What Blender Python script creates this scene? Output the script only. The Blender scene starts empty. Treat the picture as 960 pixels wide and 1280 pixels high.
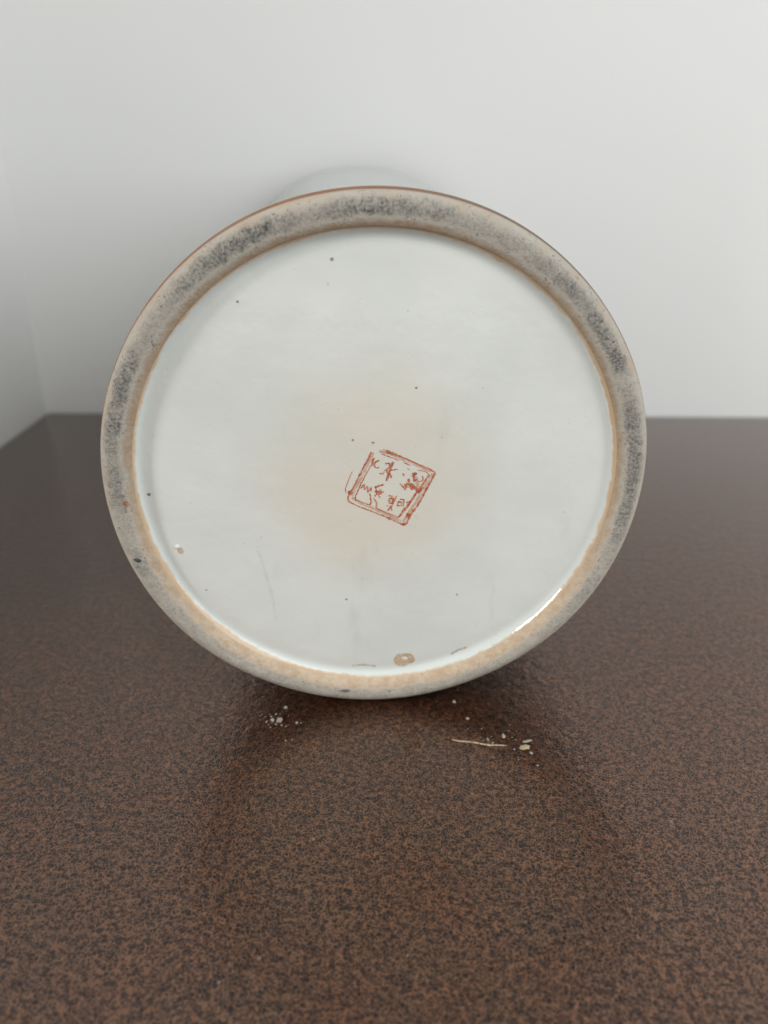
import bpy, bmesh, math, random
from mathutils import Vector, Matrix, noise
random.seed(7)
S = bpy.context.scene
C = S.collection
D = 0.12                                     # foot diameter of the vase, metres

# ------------------------------------------------------------------ camera
PITCH = math.radians(23.87)
CAM = Vector((0.0, -1.324*D, 1.023*D))
cd = bpy.data.cameras.new('camera'); cam = bpy.data.objects.new('camera', cd); C.objects.link(cam)
cam.location = CAM
cam.rotation_euler = (Matrix.Rotation(math.pi/2 - PITCH, 3, 'X') @ Matrix.Rotation(math.radians(0.35), 3, 'Z')).to_euler()
cd.sensor_fit = 'VERTICAL'; cd.sensor_height = 36; cd.lens = 27.2
cd.clip_start = 0.005; cd.clip_end = 50
cd.dof.use_dof = True; cd.dof.focus_distance = 0.163; cd.dof.aperture_fstop = 12.0
S.camera = cam
S.render.resolution_x = 768; S.render.resolution_y = 1024

# ------------------------------------------------------------------ light: soft daylight from a window at front right, an added glint lamp, dim room
w = bpy.data.worlds.new('World'); S.world = w; w.use_nodes = True
bg = w.node_tree.nodes['Background']; bg.inputs[0].default_value = (1.0, 0.985, 0.93, 1); bg.inputs[1].default_value = 0.49
def area(name, loc, target, sx, sy, power, col):
    l = bpy.data.lights.new(name, 'AREA'); l.shape = 'RECTANGLE'; l.size = sx; l.size_y = sy
    l.energy = power; l.color = col
    o = bpy.data.objects.new(name, l); C.objects.link(o); o.location = loc
    o.rotation_euler = (Vector(target) - Vector(loc)).to_track_quat('-Z', 'Y').to_euler()
    return o
area('window_light', (0.50, -0.34, 0.38), (0.06, 0.12, 0.05), 0.62, 0.62, 3.2, (0.93, 0.965, 1.0))
area('fillet_glint_light', (-0.90, -0.42, 0.55), (0.05, 0.05, 0.05), 0.13, 0.38, 5.2, (1.0, 0.98, 0.95))  # added narrow lamp on the left, for the glint on the lower-right glaze fillet
S.view_settings.view_transform = 'Standard'; S.view_settings.look = 'None'
S.view_settings.exposure = 0.30; S.view_settings.gamma = 1.0

# ------------------------------------------------------------------ node helpers
def mat(name, rough=0.5, spec=0.5):
    m = bpy.data.materials.new(name); m.use_nodes = True
    nt = m.node_tree; b = nt.nodes['Principled BSDF']
    b.inputs['Roughness'].default_value = rough; b.inputs['Specular IOR Level'].default_value = spec
    return m, nt, b
class N:
    def __init__(s, nt): s.nt = nt
    def out(s, v, node, i):
        if isinstance(v, bpy.types.NodeSocket): s.nt.links.new(v, node.inputs[i])
        elif v is not None: node.inputs[i].default_value = v
    def coord(s): return s.nt.nodes.new('ShaderNodeTexCoord').outputs['Object']
    def math(s, op, a, b=None, c=None, clamp=False):
        n = s.nt.nodes.new('ShaderNodeMath'); n.operation = op; n.use_clamp = clamp
        s.out(a, n, 0); s.out(b, n, 1); s.out(c, n, 2); return n.outputs[0]
    def vmath(s, op, a, b=None, scale=None):
        n = s.nt.nodes.new('ShaderNodeVectorMath'); n.operation = op
        s.out(a, n, 0); s.out(b, n, 1)
        if scale is not None: s.out(scale, n, 3)
        return n.outputs['Value'] if op in ('LENGTH', 'DISTANCE') else n.outputs[0]
    def noise(s, vec, scale, detail=3, rough=0.55, dist=0.0, color=False):
        n = s.nt.nodes.new('ShaderNodeTexNoise'); s.out(vec, n, 'Vector')
        n.inputs['Scale'].default_value = scale; n.inputs['Detail'].default_value = detail
        n.inputs['Roughness'].default_value = rough; n.inputs['Distortion'].default_value = dist
        return n.outputs['Color'] if color else n.outputs['Fac']
    def vor(s, vec, scale, feature='F1', rnd=1.0):
        n = s.nt.nodes.new('ShaderNodeTexVoronoi'); n.feature = feature; s.out(vec, n, 'Vector')
        n.inputs['Scale'].default_value = scale; n.inputs['Randomness'].default_value = rnd
        return n
    def step(s, v, lo, hi, a=0.0, b=1.0, smooth=True):
        n = s.nt.nodes.new('ShaderNodeMapRange'); n.interpolation_type = 'SMOOTHSTEP' if smooth else 'LINEAR'
        s.out(v, n, 0)
        n.inputs[1].default_value = lo; n.inputs[2].default_value = hi
        n.inputs[3].default_value = a; n.inputs[4].default_value = b; return n.outputs[0]
    def mix(s, f, a, b, blend='MIX'):
        n = s.nt.nodes.new('ShaderNodeMix'); n.data_type = 'RGBA'; n.blend_type = blend
        s.out(f, n, 0)
        for v, i in ((a, 6), (b, 7)):
            if isinstance(v, bpy.types.NodeSocket): s.nt.links.new(v, n.inputs[i])
            else: n.inputs[i].default_value = (*v, 1)
        return n.outputs[2]
    def bump(s, h, dist, strength=1.0, normal=None):
        n = s.nt.nodes.new('ShaderNodeBump'); n.inputs['Distance'].default_value = dist
        n.inputs['Strength'].default_value = strength; s.out(h, n, 'Height')
        if normal: s.nt.links.new(normal, n.inputs['Normal'])
        return n.outputs[0]
    def sep(s, v):
        n = s.nt.nodes.new('ShaderNodeSeparateXYZ'); s.out(v, n, 0); return n.outputs
    def comb(s, x, y, z):
        n = s.nt.nodes.new('ShaderNodeCombineXYZ'); s.out(x, n, 0); s.out(y, n, 1); s.out(z, n, 2); return n.outputs[0]

# ---- painted wall
def wall_material():
    m, nt, b = mat('wall_paint', 0.75, 0.25); n = N(nt); co = n.coord()
    big = n.noise(co, 3.0, 3)
    col = n.mix(n.step(big, 0.3, 0.7), (0.785, 0.79, 0.775), (0.81, 0.81, 0.80))
    nt.links.new(col, b.inputs['Base Color'])
    nt.links.new(n.bump(n.noise(co, 700, 4), 0.0002, 0.5), b.inputs['Normal'])
    return m
# ---- hammered brown enamel of the table
def table_material():
    m, nt, b = mat('hammered_enamel', 0.2, 0.95); n = N(nt); co = n.coord()
    wob = n.vmath('SCALE', n.vmath('SUBTRACT', n.noise(co, 1200, 2, color=True), (0.5, 0.5, 0.5)), scale=0.0005)
    p = n.vmath('ADD', co, wob)
    e1 = n.vor(p, 1250, 'DISTANCE_TO_EDGE').outputs['Distance']
    e2 = n.vor(n.vmath('ADD', p, (0.3, 0.1, 0.2)), 2300, 'DISTANCE_TO_EDGE').outputs['Distance']
    which = n.step(n.noise(co, 600, 2), 0.40, 0.56)
    l1 = n.step(e1, 0.03, 0.11, 1, 0); l2 = n.step(e2, 0.04, 0.13, 1, 0)
    net = n.math('MAXIMUM', l1, n.math('MULTIPLY', l2, which))
    amt = n.step(n.noise(co, 900, 4, 0.75), 0.36, 0.56, 0.10, 1.0)
    net = n.math('MULTIPLY', net, amt)
    cellc = n.vor(p, 1250).outputs['Color']
    cv = n.sep(cellc)
    hue = n.step(n.noise(co, 75, 3, 0.6), 0.35, 0.65)
    cell = n.mix(cv[0], (0.002, 0.0012, 0.0010), (0.006, 0.0034, 0.0026))
    cell = n.mix(n.math('MULTIPLY', cv[1], 0.5), cell, (0.0045, 0.0040, 0.0031))
    line = n.mix(hue, (0.062, 0.027, 0.013), (0.085, 0.027, 0.010))
    line = n.mix(n.step(n.noise(co, 200, 2), 0.5, 0.75), line, (0.028, 0.008, 0.006))
    col = n.mix(net, cell, line)
    # the odd pale grain in the enamel
    vg = n.vor(co, 150); g = n.step(vg.outputs['Distance'], 0.035, 0.06, 1, 0)
    gsel = n.step(n.sep(vg.outputs['Color'])[0], 0.86, 0.88)
    col = n.mix(n.math('MULTIPLY', n.math('MULTIPLY', g, gsel), 0.3), col, (0.38, 0.34, 0.33))
    nt.links.new(col, b.inputs['Base Color'])
    b.inputs['IOR'].default_value = 1.95
    nt.links.new(n.mix(net, (1.0, 0.80, 0.75), (1.0, 0.62, 0.43)), b.inputs['Specular Tint'])
    nt.links.new(n.step(net, 0, 1, 0.24, 1.0), b.inputs['Specular IOR Level'])
    h1 = n.noise(co, 380, 2, 0.5)
    h2 = n.step(e1, 0.0, 0.35)
    nb = n.bump(h1, 0.00020, 1.0)
    nb = n.bump(h2, 0.00005, 0.6, nb)
    nt.links.new(nb, b.inputs['Normal'])
    r = n.step(n.noise(co, 500, 3), 0.3, 0.7, 0.05, 0.10)
    nt.links.new(r, b.inputs['Roughness'])
    return m
# ---- vase (local frame: y = along the axis into the vase, x right, z up, origin at the foot centre)
def glaze_base_material():
    m, nt, b = mat('base_glaze', 0.1, 0.5); n = N(nt); co = n.coord(); x, y, z = n.sep(co)
    p2 = n.comb(x, 0.0, z)
    wob = n.vmath('SCALE', n.vmath('SUBTRACT', n.noise(co, 55, 3, color=True), (0.5, 0.5, 0.5)), scale=0.011)
    pw = n.vmath('ADD', p2, wob)
    dist = n.vmath('DISTANCE', pw, (-0.001, 0.0, 0.001))
    haze_ = n.math('MULTIPLY', n.step(dist, 0.012, 0.034, 1, 0), n.step(n.noise(co, 60, 3), 0.30, 0.70, 0.62, 1.0))
    base = n.mix(n.step(n.noise(co, 28, 4), 0.3, 0.7), (0.615, 0.640, 0.608), (0.685, 0.705, 0.675))
    col = n.mix(n.math('MULTIPLY', haze_, 0.60), base, (0.63, 0.560, 0.445))
    # blue-green pooled glaze, then a tan burnt edge against the bare foot
    r = n.vmath('LENGTH', p2)
    rn = n.math('ADD', r, n.math('MULTIPLY', n.math('SUBTRACT', n.noise(co, 260, 4, 0.65), 0.5), 0.0013))
    col = n.mix(n.step(rn, 0.0500, 0.0514, 0, 0.5), col, (0.590, 0.650, 0.630))
    col = n.mix(n.step(rn, 0.0521, 0.0527), col, (0.56, 0.40, 0.255))
    # faint grey smears
    sm = n.step(n.noise(n.vmath('MULTIPLY', co, (1, 1, 0.35)), 120, 4, 0.6), 0.62, 0.80)
    col = n.mix(n.math('MULTIPLY', sm, 0.22), col, (0.42, 0.42, 0.40))
    vs = n.vor(co, 210); sp = n.step(vs.outputs['Distance'], 0.035, 0.075, 1, 0)
    sel = n.step(n.sep(vs.outputs['Color'])[0], 0.86, 0.90)
    col = n.mix(n.math('MULTIPLY', n.math('MULTIPLY', sp, sel), 0.30), col, (0.33, 0.27, 0.20))
    nt.links.new(col, b.inputs['Base Color'])
    nt.links.new(n.step(n.noise(co, 90, 3), 0.3, 0.7, 0.04, 0.09), b.inputs['Roughness'])
    nb = n.bump(n.noise(co, 95, 3), 0.00035, 0.7)
    nb = n.bump(n.noise(co, 900, 2), 0.00002, 0.8, nb)
    pit = n.math('MULTIPLY', n.step(n.vor(co, 330).outputs['Distance'], 0.02, 0.09, 0, 1), 1.0)
    nb = n.bump(pit, 0.00006, 0.5, nb)
    nt.links.new(nb, b.inputs['Normal'])
    return m
def foot_material():
    m, nt, b = mat('bare_foot_clay', 0.72, 0.3); n = N(nt); co = n.coord(); x, y, z = n.sep(co)
    r0 = n.vmath('LENGTH', n.comb(x, 0.0, z))
    r = n.math('ADD', r0, n.math('MULTIPLY', n.math('SUBTRACT', n.noise(co, 85, 3, 0.6), 0.5), 0.0016))
    r = n.math('ADD', r, n.math('MULTIPLY', n.math('SUBTRACT', n.noise(co, 420, 5, 0.75), 0.5), 0.0030))
    up = n.step(z, -0.040, 0.012)                       # foot paler, tan band wider towards the bottom
    ang = n.math('ARCTAN2', z, x)
    streak = n.noise(n.comb(n.math('MULTIPLY', ang, 60.0), n.math('MULTIPLY', r0, 420.0), 0.0), 1.6, 3, 0.6)
    fine = n.noise(co, 1700, 4, 0.7)
    patch = n.noise(n.comb(n.math('MULTIPLY', ang, 1.6), 3.0, 0.0), 2.2, 2, 0.6)
    pale = n.mix(n.noise(co, 420, 4), (0.42, 0.39, 0.335), (0.64, 0.59, 0.51))
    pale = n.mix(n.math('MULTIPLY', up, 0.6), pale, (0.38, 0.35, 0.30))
    grey = n.mix(n.step(fine, 0.35, 0.65), (0.055, 0.057, 0.055), (0.28, 0.27, 0.245))
    band = n.math('MULTIPLY', n.step(r, 0.0545, 0.0556), n.step(r, 0.0572, 0.0589, 1, 0))
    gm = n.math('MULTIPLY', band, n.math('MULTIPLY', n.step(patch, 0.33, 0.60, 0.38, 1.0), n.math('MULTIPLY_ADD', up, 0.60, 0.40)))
    gm = n.math('MULTIPLY', gm, n.step(n.noise(co, 330, 4, 0.7), 0.36, 0.54, 0.50, 1.0))
    gm = n.math('MULTIPLY', gm, n.step(streak, 0.22, 0.55, 0.35, 1.0))
    col = n.mix(gm, pale, grey)
    # peppering of dark grit
    pep = n.math('MULTIPLY', n.step(n.noise(co, 1500, 2, 0.5), 0.60, 0.68), n.step(n.noise(co, 240, 2), 0.42, 0.6))
    col = n.mix(n.math('MULTIPLY', pep, 0.75), col, (0.15, 0.14, 0.14))
    # tan fired band on the inside edge, wider towards the bottom
    lim = n.math('MULTIPLY_ADD', up, -0.0010, 0.0554)
    tanf = n.math('MULTIPLY', n.math('SUBTRACT', lim, r), 1/0.0010, clamp=True)
    tanc = n.mix(n.step(n.noise(co, 480, 4, 0.7), 0.35, 0.65), (0.60, 0.48, 0.35), (0.50, 0.36, 0.235))
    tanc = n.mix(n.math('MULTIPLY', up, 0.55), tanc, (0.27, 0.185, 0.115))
    col = n.mix(n.math('MULTIPLY', tanf, 0.85), col, tanc)
    # orange blush near the outer edge
    bl = n.math('MULTIPLY', n.step(r, 0.0572, 0.0585), n.step(n.noise(co, 160, 3), 0.45, 0.65))
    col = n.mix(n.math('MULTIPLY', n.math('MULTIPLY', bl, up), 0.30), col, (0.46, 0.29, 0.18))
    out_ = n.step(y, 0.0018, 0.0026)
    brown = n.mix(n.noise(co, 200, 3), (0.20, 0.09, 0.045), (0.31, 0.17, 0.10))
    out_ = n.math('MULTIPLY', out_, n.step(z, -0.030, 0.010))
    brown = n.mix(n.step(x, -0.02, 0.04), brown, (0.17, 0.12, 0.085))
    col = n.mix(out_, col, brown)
    nt.links.new(col, b.inputs['Base Color'])
    nb = n.bump(n.noise(co, 1000, 5, 0.78), 0.00040, 1.0)
    nb = n.bump(n.noise(co, 300, 2), 0.0003, 0.5, nb)
    nt.links.new(nb, b.inputs['Normal'])
    return m
def body_material():
    m, nt, b = mat('body_glaze', 0.12, 0.5); n = N(nt); co = n.coord(); x, y, z = n.sep(co)
    col = n.mix(n.noise(co, 30, 3), (0.40, 0.44, 0.41), (0.46, 0.49, 0.46))
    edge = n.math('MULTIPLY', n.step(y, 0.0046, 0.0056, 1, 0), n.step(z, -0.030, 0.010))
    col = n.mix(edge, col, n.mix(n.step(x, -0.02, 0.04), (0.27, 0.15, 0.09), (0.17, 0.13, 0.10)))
    nt.links.new(col, b.inputs['Base Color'])
    nt.links.new(n.bump(n.noise(n.vmath('MULTIPLY', co, (0.3, 1, 0.3)), 160, 2), 0.0003, 0.5), b.inputs['Normal'])
    return m
def red_material():
    m, nt, b = mat('iron_red_enamel', 0.35, 0.4); n = N(nt); co = n.coord()
    k = n.noise(co, 550, 3, 0.7)
    col = n.mix(n.step(k, 0.35, 0.65), (0.44, 0.085, 0.040), (0.62, 0.27, 0.15))
    nt.links.new(col, b.inputs['Base Color'])
    worn = n.math('MULTIPLY_ADD', n.step(n.noise(co, 1500, 3, 0.6), 0.30, 0.55), 0.58, 0.26)
    nt.links.new(worn, b.inputs['Alpha'])
    return m
def plain(name, col, rough=0.6, var=0.25, alpha=None, scale=900):
    m, nt, b = mat(name, rough, 0.4); n = N(nt); co = n.coord()
    c = n.mix(n.step(n.noise(co, scale, 3), 0.3, 0.7), [v*(1-var) for v in col], [min(1, v*(1+var)) for v in col])
    nt.links.new(c, b.inputs['Base Color'])
    if alpha:
        nt.links.new(n.step(n.noise(co, scale*1.5, 3), 0.30, 0.62, alpha*0.35, alpha), b.inputs['Alpha'])
    return m
M = dict(wall=wall_material(), table=table_material(), base=glaze_base_material(), foot=foot_material(),
         body=body_material(), red=red_material(), blister=plain('blister_glaze', (0.70, 0.69, 0.64), 0.05, 0.05))

# ------------------------------------------------------------------ object helpers
def link(name, me, material, parent=None, smooth=True):
    o = bpy.data.objects.new(name, me); C.objects.link(o)
    if material: me.materials.append(material)
    if smooth:
        for p in me.polygons: p.use_smooth = True
    if parent: o.parent = parent
    return o
def tag(o, label=None, cat=None, group=None, kind=None):
    for k, v in (('label', label), ('category', cat), ('group', group), ('kind', kind)):
        if v: o[k] = v
    return o
def box(name, lo, hi, material, bevel=0.0, parent=None, segs=3):
    bm = bmesh.new(); bmesh.ops.create_cube(bm, size=1)
    for v in bm.verts:
        v.co = Vector([lo[i] + (v.co[i]+0.5)*(hi[i]-lo[i]) for i in range(3)])
    if bevel: bmesh.ops.bevel(bm, geom=bm.edges[:], offset=bevel, segments=segs, affect='EDGES', profile=0.5)
    me = bpy.data.meshes.new(name); bm.to_mesh(me); bm.free()
    return link(name, me, material, parent, smooth=bool(bevel))

# ------------------------------------------------------------------ the setting
WALL_Y = (3.41-1.324)*D + 0.001
LEFT_X = -1.54*D - 0.001
tag(box('back_wall', (LEFT_X-1.2, WALL_Y, -0.8), (2.2, WALL_Y+0.1, 2.2), M['wall']), kind='structure')
tag(box('floor', (-3, -3, -0.80), (3, WALL_Y+0.05, -0.76), plain('floor_boards', (0.22, 0.18, 0.15), 0.5, 0.1, None, 20)), kind='structure')
tag(box('left_wall', (LEFT_X-0.1, 0.0, -0.8), (LEFT_X, WALL_Y, 2.2), M['wall']), kind='structure')
table = box('table', (LEFT_X+0.001, -0.55, -0.03), (1.1, WALL_Y-0.001, 0.0), M['table'], 0.0012)
tag(table, 'dark brown speckled hammered enamel tabletop pushed against white walls', 'table')

# ------------------------------------------------------------------ the vase, lying on its side with the foot towards us
YAW = math.radians(2.6)
vase = bpy.data.objects.new('vase', None); C.objects.link(vase)
TILT = math.radians(0.5)
vase.location = (-0.0127*D, -0.0020, 0.0600); vase.rotation_euler = (TILT, 0, YAW)
tag(vase, 'white porcelain vase lying on its side with its stamped foot facing out', 'vase')
VM = Matrix.Translation(vase.location) @ Matrix.Rotation(YAW, 4, 'Z') @ Matrix.Rotation(TILT, 4, 'X')

SEG = 256
def wob_r(ang, r):                            # hand-thrown foot: never a perfect circle
    return r * (1 + 0.0035*math.sin(2*ang+0.6) + 0.002*math.sin(3*ang+2.1) + 0.0010*math.sin(7*ang))
def lathe(name, prof, material, parent, cap=False, jitter=0.0, jf=240):
    vs, fs = [], []
    for (a, r) in prof:
        for i in range(SEG):
            t = 2*math.pi*i/SEG; rr = wob_r(t, r)
            j = jitter*noise.noise(Vector((math.cos(t)*r*jf, math.sin(t)*r*jf, 3.3))) if jitter else 0
            vs.append((rr*math.cos(t), a + j, rr*math.sin(t)))
    for k in range(len(prof)-1):
        for i in range(SEG):
            j = (i+1) % SEG
            fs.append((k*SEG+i, (k+1)*SEG+i, (k+1)*SEG+j, k*SEG+j))
    if cap:
        vs.append((0, prof[-1][0], 0)); c = len(vs)-1; k = len(prof)-1
        for i in range(SEG): fs.append((k*SEG+i, c, k*SEG+(i+1) % SEG))
    me = bpy.data.meshes.new(name); me.from_pydata(vs, [], fs)
    bm = bmesh.new(); bm.from_mesh(me); bmesh.ops.recalc_face_normals(bm, faces=bm.faces); bm.to_mesh(me); bm.free()
    me.update()
    return link(name, me, material, parent)
def floor_a(r):                               # glazed floor of the recess, very slightly domed towards us
    return 0.0028 - 0.0004*max(0.0, 1-(r/0.049)**2)

body_prof = [(0.0040, 0.05995), (0.0043, 0.06005), (0.0050, 0.0601), (0.009, 0.0600), (0.02, 0.0595), (0.05, 0.0585), (0.10, 0.0580),
             (0.16, 0.0584), (0.20, 0.0595), (0.225, 0.0610), (0.238, 0.0620), (0.2425, 0.0622), (0.2440, 0.0612),
             (0.2425, 0.0600), (0.236, 0.0590), (0.22, 0.0570), (0.18, 0.0550), (0.09, 0.0545), (0.03, 0.0550), (0.012, 0.052), (0.009, 0.04), (0.0085, 0.01)]
body = lathe('body', body_prof, M['body'], vase, cap=True)
foot_prof = [(0.0040, 0.05995), (0.0031, 0.05985), (0.0023, 0.0596), (0.0015, 0.0592), (0.0009, 0.0587), (0.0004, 0.0581), (0.0001, 0.0574), (0.0, 0.0566), (0.0001, 0.0557),
             (0.0002, 0.0548), (0.0005, 0.0540), (0.0009, 0.0533), (0.0012, 0.0530), (0.0016, 0.0528)]
foot = lathe('foot_ring', foot_prof, M['foot'], vase, jitter=0.00008, jf=110)
base_prof = [(0.0016, 0.0528), (0.0019, 0.0526), (0.0023, 0.0523), (0.0026, 0.0520), (0.00285, 0.0516), (0.0030, 0.0511), (0.0030, 0.0505), (0.0029, 0.0496)]
base_prof += [(floor_a(r), r) for r in [0.0485-0.0015*k for k in range(32)]]
base = lathe('glazed_base', base_prof, M['base'], vase, cap=True, jitter=0.00008, jf=110)

def jit_at(x, z, amp=0.00008, jf=110): return amp*noise.noise(Vector((x*jf, z*jf, 3.3)))
def surf(x, z):                               # height of the glazed floor under a point
    r = math.hypot(x, z)/ (wob_r(math.atan2(z, x), 1.0))
    pr = sorted((b_, a_) for a_, b_ in base_prof)
    for (r0, a0), (r1, a1) in zip(pr, pr[1:]):
        if r0 <= r <= r1: return a0+(a1-a0)*(r-r0)/(r1-r0) + jit_at(x, z)
    return (pr[0][1] if r < pr[0][0] else pr[-1][1]) + jit_at(x, z)
# points on the foot plane from a place in the photograph (960 x 1280)
F = 960.0*27.2/27.0
Rc = cam.rotation_euler.to_matrix()
VI = VM.inverted()
def on_plane(px, py, a=0.0030):
    d = Rc @ Vector(((px-480)/F, -(py-640)/F, -1.0))
    o_ = VI @ CAM; dd = VI.to_3x3() @ d
    t = (a-o_.y)/dd.y; p = o_ + dd*t
    return p.x, p.z
PX = 0.00017                                  # metres per photo pixel on the foot

def ribbon(bm, pts, wid, lift=0.00006, a0=None, jit=0.35):
    # resample and extrude a hand drawn stroke as a low ridge of enamel
    P = [Vector(p) for p in pts]; out = []
    for i in range(len(P)-1):
        n_ = max(2, int((P[i+1]-P[i]).length/0.00018))
        for k in range(n_): out.append(P[i].lerp(P[i+1], k/n_))
    out.append(P[-1]); n_ = len(out); rows = []
    for i, p in enumerate(out):
        d = (out[min(i+1, n_-1)] - out[max(i-1, 0)])
        if d.length < 1e-9: d = Vector((1, 0))
        d.normalize(); nn = Vector((-d.y, d.x))
        k = noise.noise(Vector((p.x*4200, p.y*4200, 1.3)))
        p = p + nn*noise.noise(Vector((p.x*2500, p.y*2500, 7.0)))*0.00009
        h = wid*0.5*(1+jit*2*k)*(0.55 if i in (0, n_-1) else 1)
        row = []
        for s, l in ((-1, 0.15), (-0.5, 1), (0.5, 1), (1, 0.15)):
            q = p + nn*h*s; a = (surf(q.x, q.y) if a0 is None else a0) - 0.00002 - lift*l*0.6
            row.append(bm.verts.new((q.x, a, q.y)))
        rows.append(row)
    for r0, r1 in zip(rows, rows[1:]):
        for j in range(3): bm.faces.new((r0[j], r0[j+1], r1[j+1], r1[j]))
def dab(bm, x, z, rx, rz, lift=0.00004, a0=None, rot=0.0, seed=0.0, sides=20):
    def A(qx, qz): return (surf(qx, qz) if a0 is None else a0)
    c = bm.verts.new((x, A(x, z)-0.00003-lift, z)); rings = [[], [], []]
    for i in range(sides):
        t = 2*math.pi*i/sides; k = 1+0.20*noise.noise(Vector((math.cos(t)*1.2+seed, math.sin(t)*1.2, seed*3.1)))+0.12*noise.noise(Vector((math.cos(t)*5+seed, math.sin(t)*5, seed)))
        ux, uz = rx*k*math.cos(t), rz*k*math.sin(t)
        for k_, f_ in enumerate((0.4, 0.75, 1.0)):
            gx, gz = ux*f_, uz*f_
            qx = x+gx*math.cos(rot)-gz*math.sin(rot); qz = z+gx*math.sin(rot)+gz*math.cos(rot)
            rings[k_].append(bm.verts.new((qx, A(qx, qz)-0.00002-lift*(1-f_*0.8), qz)))
    for i in range(sides):
        j = (i+1) % sides
        bm.faces.new((c, rings[0][i], rings[0][j]))
        for k_ in range(2): bm.faces.new((rings[k_][i], rings[k_+1][i], rings[k_+1][j], rings[k_][j]))
def finish(name, bm, material, parent):
    bmesh.ops.recalc_face_normals(bm, faces=bm.faces)
    me = bpy.data.meshes.new(name); bm.to_mesh(me); bm.free()
    return link(name, me, material, parent, smooth='crumb' not in name and 'dust' not in name)

# ---- the stamped seal in iron red; strokes traced at 6.857x from (420, 540)
def sp(cx, cy): return on_plane(420+cx/6.857, 540+cy/6.857, 0.0027)
def strokes(name, lst, parent, w0):
    bm = bmesh.new()
    for s in lst:
        wk = w0
        if isinstance(s, tuple): wk, s = w0*s[0], s[1]
        ribbon(bm, [sp(*q) for q in s], wk)
    return finish(name, bm, M['red'], parent)
BORD = [(1.3, [(300,165),(290,200),(240,290),(190,390),(150,470),(120,520),(100,560)]),
        (1.2, [(100,560),(112,592),(200,635),(320,680),(460,735),(570,790),(600,785)]),
        (1.6, [(600,785),(640,700),(700,620),(760,510),(810,420),(850,345)]),
        (1.1, [(850,345),(800,310),(700,270),(600,225),(500,185),(400,145)]),
        (2.4, [(430,160),(475,178),(520,192)]),
        (3.4, [(108,528),(125,512),(138,505)]), (2.4, [(284,208),(292,192)]), (2.4, [(445,732),(475,742)]),
        (3.0, [(650,680),(665,655)]), (2.8, [(565,780),(592,788)]), (2.0, [(615,720),(640,700)]),
        (0.6, [(140,330),(110,400),(80,480),(85,520)]),
        (0.9, [(330,215),(300,280),(250,370),(210,450),(165,545)]),
        (0.9, [(165,545),(168,575),(230,600),(300,620)]),
        (1.0, [(340,645),(440,690),(535,725)]),
        (1.7, [(535,728),(590,660),(640,590),(700,500),(760,420),(800,360)]),
        (0.8, [(800,360),(770,335),(700,320)]), (0.8, [(640,285),(580,255)]), (0.8, [(540,240),(460,210),(390,185)]),
        (2.0, [(700,520),(740,470)]), (2.2, [(600,730),(622,690)]), (1.8, [(610,640),(632,600)])]
CHARS = [
 [[(375,240),(340,250),(325,280),(345,305),(370,300)], [(318,220),(305,285)], [(420,265),(460,265),(455,300),(415,330),(400,355),(370,350)],
  (1.5, [(490,250),(460,330),(430,415)]), [(455,325),(530,315)], [(460,345),(475,390)], [(430,320),(440,345)]],
 [[(215,425),(205,470)], [(212,480),(245,440),(240,490),(272,458),(270,515),(302,470),(300,505)], (1.3, [(330,470),(410,445)]),
  [(340,465),(350,520),(330,550)], (1.4, [(330,505),(410,508)]), [(400,510),(360,532),(380,558)], [(290,520),(300,600),(288,620)],
  [(320,560),(350,600),(345,640)]],
 [[(570,350),(585,372)], [(610,310),(630,316)], (1.3, [(650,352),(690,350),(652,378)]), [(672,345),(665,420),(692,400)],
  (1.4, [(620,395),(625,440),(590,442),(603,478)]), [(545,435),(600,492)], (2.2, [(640,432),(652,480),(682,468)]), (1.3, [(660,440),(712,522)]),
  [(740,370),(745,410),(702,422)], (1.4, [(690,482),(720,502),(746,462)]), [(600,430),(640,455)]],
 [[(445,540),(492,546)], (1.2, [(458,562),(450,602),(486,606),(492,562),(458,562)]), [(520,540),(498,590),(470,640),(480,672)],
  [(430,625),(470,635),(440,670)], [(548,570),(584,576),(576,626),(524,626),(536,590),(562,600)], [(590,640),(562,682)], [(600,602),(642,590)]]]
seal = strokes('seal_mark', BORD, vase, 0.00030)
seal['label'] = 'iron red stamped square seal mark with double border'
for k in CHARS: strokes('character', k, seal, 0.00034)
washm = plain('ink_wash', (0.60, 0.26, 0.15), 0.35, 0.1, 0.42, 420)
for line in ([(318,170),(275,270),(215,390),(170,470),(135,545)], [(135,555),(210,605),(330,655),(450,708),(560,760)],
             [(575,765),(620,690),(680,600),(735,500),(790,420),(828,350)], [(815,335),(750,305),(650,265),(560,225),(470,185),(370,160)]):
    bm = bmesh.new(); ribbon(bm, [sp(*q) for q in line], 0.00062, lift=0.00001, jit=0.2); finish('ink_wash', bm, washm, seal)
bm = bmesh.new()
for line in ([(640,360),(690,400),(700,470)], [(600,450),(660,470),(720,500)], [(460,560),(480,610)], [(540,590),(570,610)], [(380,480),(370,530)], [(320,250),(320,290)], [(460,290),(440,350)]):
    ribbon(bm, [sp(*q) for q in line], 0.00075, lift=0.000005, jit=0.4)
finish('ink_wash', bm, washm, seal)

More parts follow.
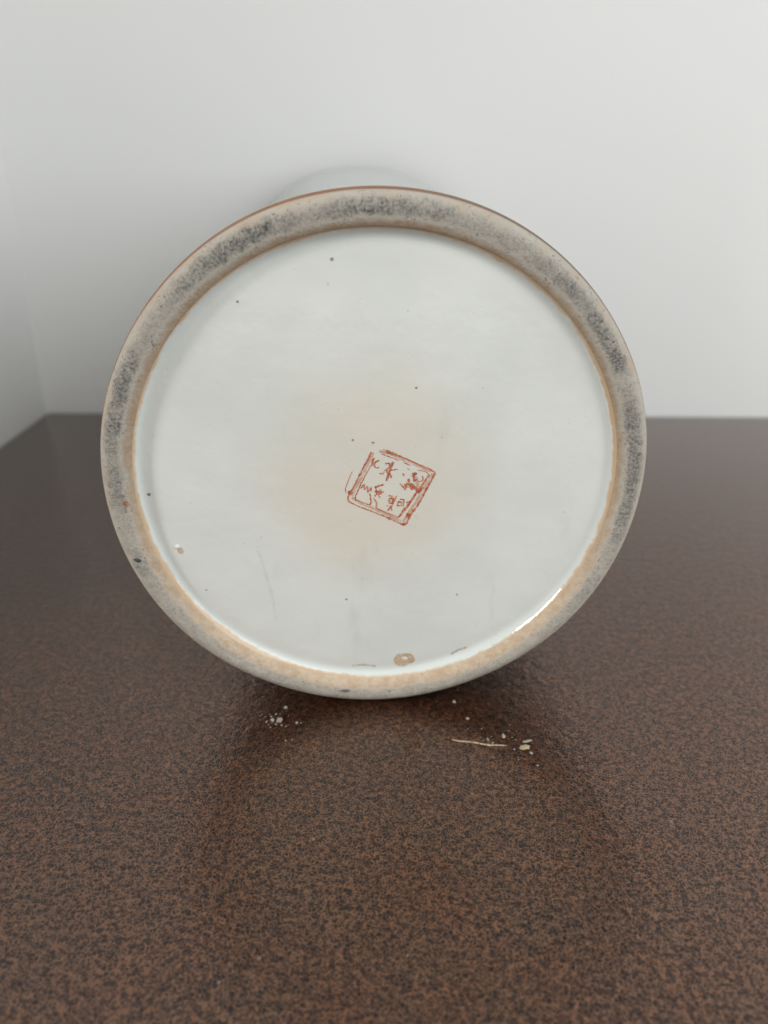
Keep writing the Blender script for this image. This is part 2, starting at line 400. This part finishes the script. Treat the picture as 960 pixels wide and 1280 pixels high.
# ---- marks in and on the glaze
brown = plain('iron_brown', (0.27, 0.17, 0.09), 0.35, 0.3, 0.75)
darkm = plain('dark_pit', (0.17, 0.15, 0.13), 0.5, 0.3, 0.7)
tanm = plain('bare_clay_spot', (0.58, 0.40, 0.24), 0.6, 0.15, 0.8, 500)
greym = plain('grey_scuff', (0.42, 0.37, 0.28), 0.5, 0.2, 0.40, 600)
ash = plain('pale_clay', (0.66, 0.62, 0.55), 0.5, 0.1)
rust = plain('rust_stain', (0.34, 0.10, 0.03), 0.6, 0.3, 0.9, 1400)
purple = plain('purple_stain', (0.16, 0.10, 0.14), 0.6, 0.3, 0.75, 1300)
inkm = plain('ink_dark_stain', (0.045, 0.06, 0.07), 0.6, 0.3, 0.9, 1300)
for i, (px, py, r) in enumerate([(415,324,2.3),(186,618,2.6),(520,484,1.7),(466,552,1.9),(441,549,1.7),(297,377,1.7),(258,737,1.4),(433,748,1.7),(571,742,1.8)]):
    x, z = on_plane(px, py); bm = bmesh.new()
    dab(bm, x, z, r*PX, r*PX*0.85, seed=i*1.7); finish('iron_speck', bm, brown if i < 5 else darkm, vase)
bm = bmesh.new()
for i in range(30):
    t = random.uniform(0, 2*math.pi); r = 0.047*math.sqrt(random.random())
    q = random.uniform(0.4, 1.0)*PX
    dab(bm, r*math.cos(t), r*math.sin(t), q, q, seed=i, sides=7)
tag(finish('fine_glaze_specks', bm, greym, vase), kind='stuff')
# blister with its tan halo
x, z = on_plane(226, 688); bm = bmesh.new(); dab(bm, x, z, 4.6*PX, 5.0*PX, 0.00001, seed=3.3); finish('glaze_stain', bm, plain('blister_halo', (0.62, 0.50, 0.34), 0.4, 0.1, 0.6), vase)
x, z = on_plane(222, 683); bm = bmesh.new()
bmesh.ops.create_uvsphere(bm, u_segments=20, v_segments=12, radius=1.0)
for v in bm.verts: v.co = Vector((x + v.co.x*3.6*PX, floor_a(math.hypot(x, z)) + v.co.y*2.2*PX, z + v.co.z*3.4*PX))
finish('glaze_blister', bm, M['blister'], vase)
# bare spot near the bottom with a pale crumb in it
x, z = on_plane(505, 824); bm = bmesh.new(); dab(bm, x, z, 15*PX, 11.5*PX, 0.00003, rot=0.15, seed=5.1, sides=44); sb = finish('bare_spot', bm, tanm, vase)
bm = bmesh.new(); dab(bm, x+1*PX, z+2*PX, 5*PX, 4*PX, 0.00025, seed=2.2); finish('clay_crumb', bm, ash, sb)
bm = bmesh.new()
ribbon(bm, [on_plane(440, 832, .0029), on_plane(455, 831, .0029), on_plane(470, 833, .0029)], 3.2*PX); finish('scuff', bm, greym, vase)
bm = bmesh.new()
ribbon(bm, [on_plane(563, 818, .0029), on_plane(572, 813, .0029), on_plane(584, 809, .0029)], 3.5*PX); finish('brown_nick', bm, plain('nick_brown', (0.48, 0.37, 0.24), 0.5, 0.2, 0.5, 600), vase)
bm = bmesh.new()
ribbon(bm, [on_plane(323, 686), on_plane(332, 715), on_plane(340, 742), on_plane(345, 775)], 4.5*PX, lift=0.00001)
finish('hairline_scratch', bm, plain('hairline_grey', (0.52, 0.51, 0.48), 0.3, 0.1, 0.10, 300), vase)
# stains on the foot ring
def ring_stain(name, px, py, rx, rz, material, rot=0.0, seed=0.0):
    x, z = on_plane(px, py, 0.0); bm = bmesh.new()
    dab(bm, x, z, rx*PX, rz*PX, 0.00004, a0=0.0000, rot=rot, seed=seed, sides=18)
    for v in bm.verts: v.co.y -= 0.00018
    return finish(name, bm, material, vase)
ring_stain('rust_stain', 158, 629, 3.2, 4.5, rust, 0.3, 1.0)
ring_stain('ink_stain', 172, 700, 5, 3, inkm, -0.4, 2.0)
ring_stain('purple_stain', 432, 863, 7, 3, purple, 0.0, 3.0)
ring_stain('chip', 333, 285, 2, 3.2, inkm, 0.5, 4.0)

# ------------------------------------------------------------------ crumbs, dust and the scratch on the table
def on_table(px, py):
    d = Rc @ Vector(((px-480)/F, -(py-640)/F, -1.0)); t = -CAM.z/d.z
    return CAM.x+d.x*t, CAM.y+d.y*t, t
crumbm = plain('plaster_crumb', (0.30, 0.27, 0.235), 0.7, 0.2)
yellowm = plain('yellow_crumb', (0.36, 0.31, 0.19), 0.7, 0.2)
def crumb_mesh(bm, cx, cy, r, sq=0.6, seed=0.0, el=1.0):
    g = bmesh.ops.create_icosphere(bm, subdivisions=2, radius=1.0)['verts']
    rot = Matrix.Rotation(seed*2.3, 3, 'Z')
    for v in g:
        k = 1+0.75*noise.noise(v.co*1.9+Vector((seed*5, seed, 0)))+0.35*noise.noise(v.co*4.5+Vector((seed, 2, seed)))
        c = v.co*k*r; c = rot @ Vector((c.x*el, c.y, c.z*sq)); v.co = Vector((cx+c.x, cy+c.y, max(0.0, c.z+r*sq*0.8)))
def crumb(name, px, py, rp, label, material=crumbm, sq=0.6, seed=0.0, el=1.0):
    x, y, t = on_table(px, py); bm = bmesh.new(); crumb_mesh(bm, 0, 0, rp*t/F, sq, seed, el)
    o = finish(name, bm, material, None); o.location = (x, y, 0.0)
    return tag(o, label, 'crumb', 'loose crumbs on the tabletop in front of the vase')
crumb('crumb', 340.5, 901, 2.6, 'left of the two larger pale crumbs under the lower left of the vase', seed=1.1)
crumb('crumb', 350, 901, 3.4, 'largest pale crumb of the small cluster under the lower left of the vase', seed=2.4)
crumb('crumb', 357, 885, 2.0, 'lone pale crumb just above the left cluster, close to the vase', seed=3.2)
crumb('crumb', 371, 904, 1.9, 'small pale crumb just to the right of the left cluster', seed=3.9)
crumb('crumb', 567.5, 878, 2.0, 'lone white crumb in the dark shade right below the vase rim', seed=4.2)
crumb('crumb', 584.5, 899, 2.0, 'white crumb halfway between the vase rim and the pale scratch', seed=5.0)
crumb('crumb', 629.5, 921, 2.2, 'narrow white crumb just above the right end of the scratch', seed=6.3, el=1.7)
crumb('crumb', 656, 935, 4.4, 'flat yellowish crumb, largest one right of the scratch', yellowm, 0.35, 0.05, 1.5)
crumb('crumb', 659, 927, 2.4, 'thin white sliver lying just behind the yellowish crumb', seed=0.1, el=2.6, sq=0.4)
crumb('crumb', 664, 942, 2.0, 'white crumb just in front of the yellowish crumb', seed=8.2)
bm = bmesh.new()
fine = [(336,906),(338,909),(345,906),(347,903),(333,903),(339,896),(345,893),(352,907),(376,904),(357,926),(365,925),(602,911),(600,922),(609,923),(640,922),
        (627,932),(643,937),(648,950),(672,957),(610,925),(616,929),(645,925)]
fine += [(random.uniform(325, 362), random.uniform(892, 912)) for _ in range(22)]
fine += [(random.uniform(575, 690), random.uniform(905, 965)) for _ in range(12)]
fine += [(random.uniform(30, 930), random.uniform(930, 1270)) for _ in range(5)]
for i, (px, py) in enumerate(fine):
    x, y, t = on_table(px, py); crumb_mesh(bm, x, y, (random.uniform(0.6, 1.2) if i < 22 else random.uniform(0.3, 0.75))*t/F, 0.5, i*0.37)
du = finish('dust_specks', bm, crumbm, None); tag(du, 'fine pale dust specks sprinkled over the brown tabletop', 'dust', None, 'stuff')
# pale scratch scraped into the enamel
bm = bmesh.new(); rows = []
pts = [(565,924.5),(575,926.5),(590,927.5),(603,930),(612,931.5),(624,931.5),(634,932)]
n_ = 40
for i in range(n_+1):
    u = i/n_*(len(pts)-1); k = min(int(u), len(pts)-2); f = u-k
    px = pts[k][0]*(1-f)+pts[k+1][0]*f; py = pts[k][1]*(1-f)+pts[k+1][1]*f
    x, y, t = on_table(px, py); wv = (1.5+1.3*noise.noise(Vector((px*0.23, 0, 4))))*t/F*math.sin(math.pi*(0.08+0.86*i/n_))**0.5
    dz = 0.00006*(1+noise.noise(Vector((px*0.8, 3, 0))))
    rows.append([bm.verts.new((x, y-wv, 0.00002)), bm.verts.new((x, y, 0.00006+dz)), bm.verts.new((x, y+wv, 0.00002))])
for a, b_ in zip(rows, rows[1:]):
    for j in range(2): bm.faces.new((a[j], a[j+1], b_[j+1], b_[j]))
finish('scratch', bm, plain('scraped_enamel', (0.50, 0.40, 0.28), 0.6, 0.25, 0.95, 1500), table)
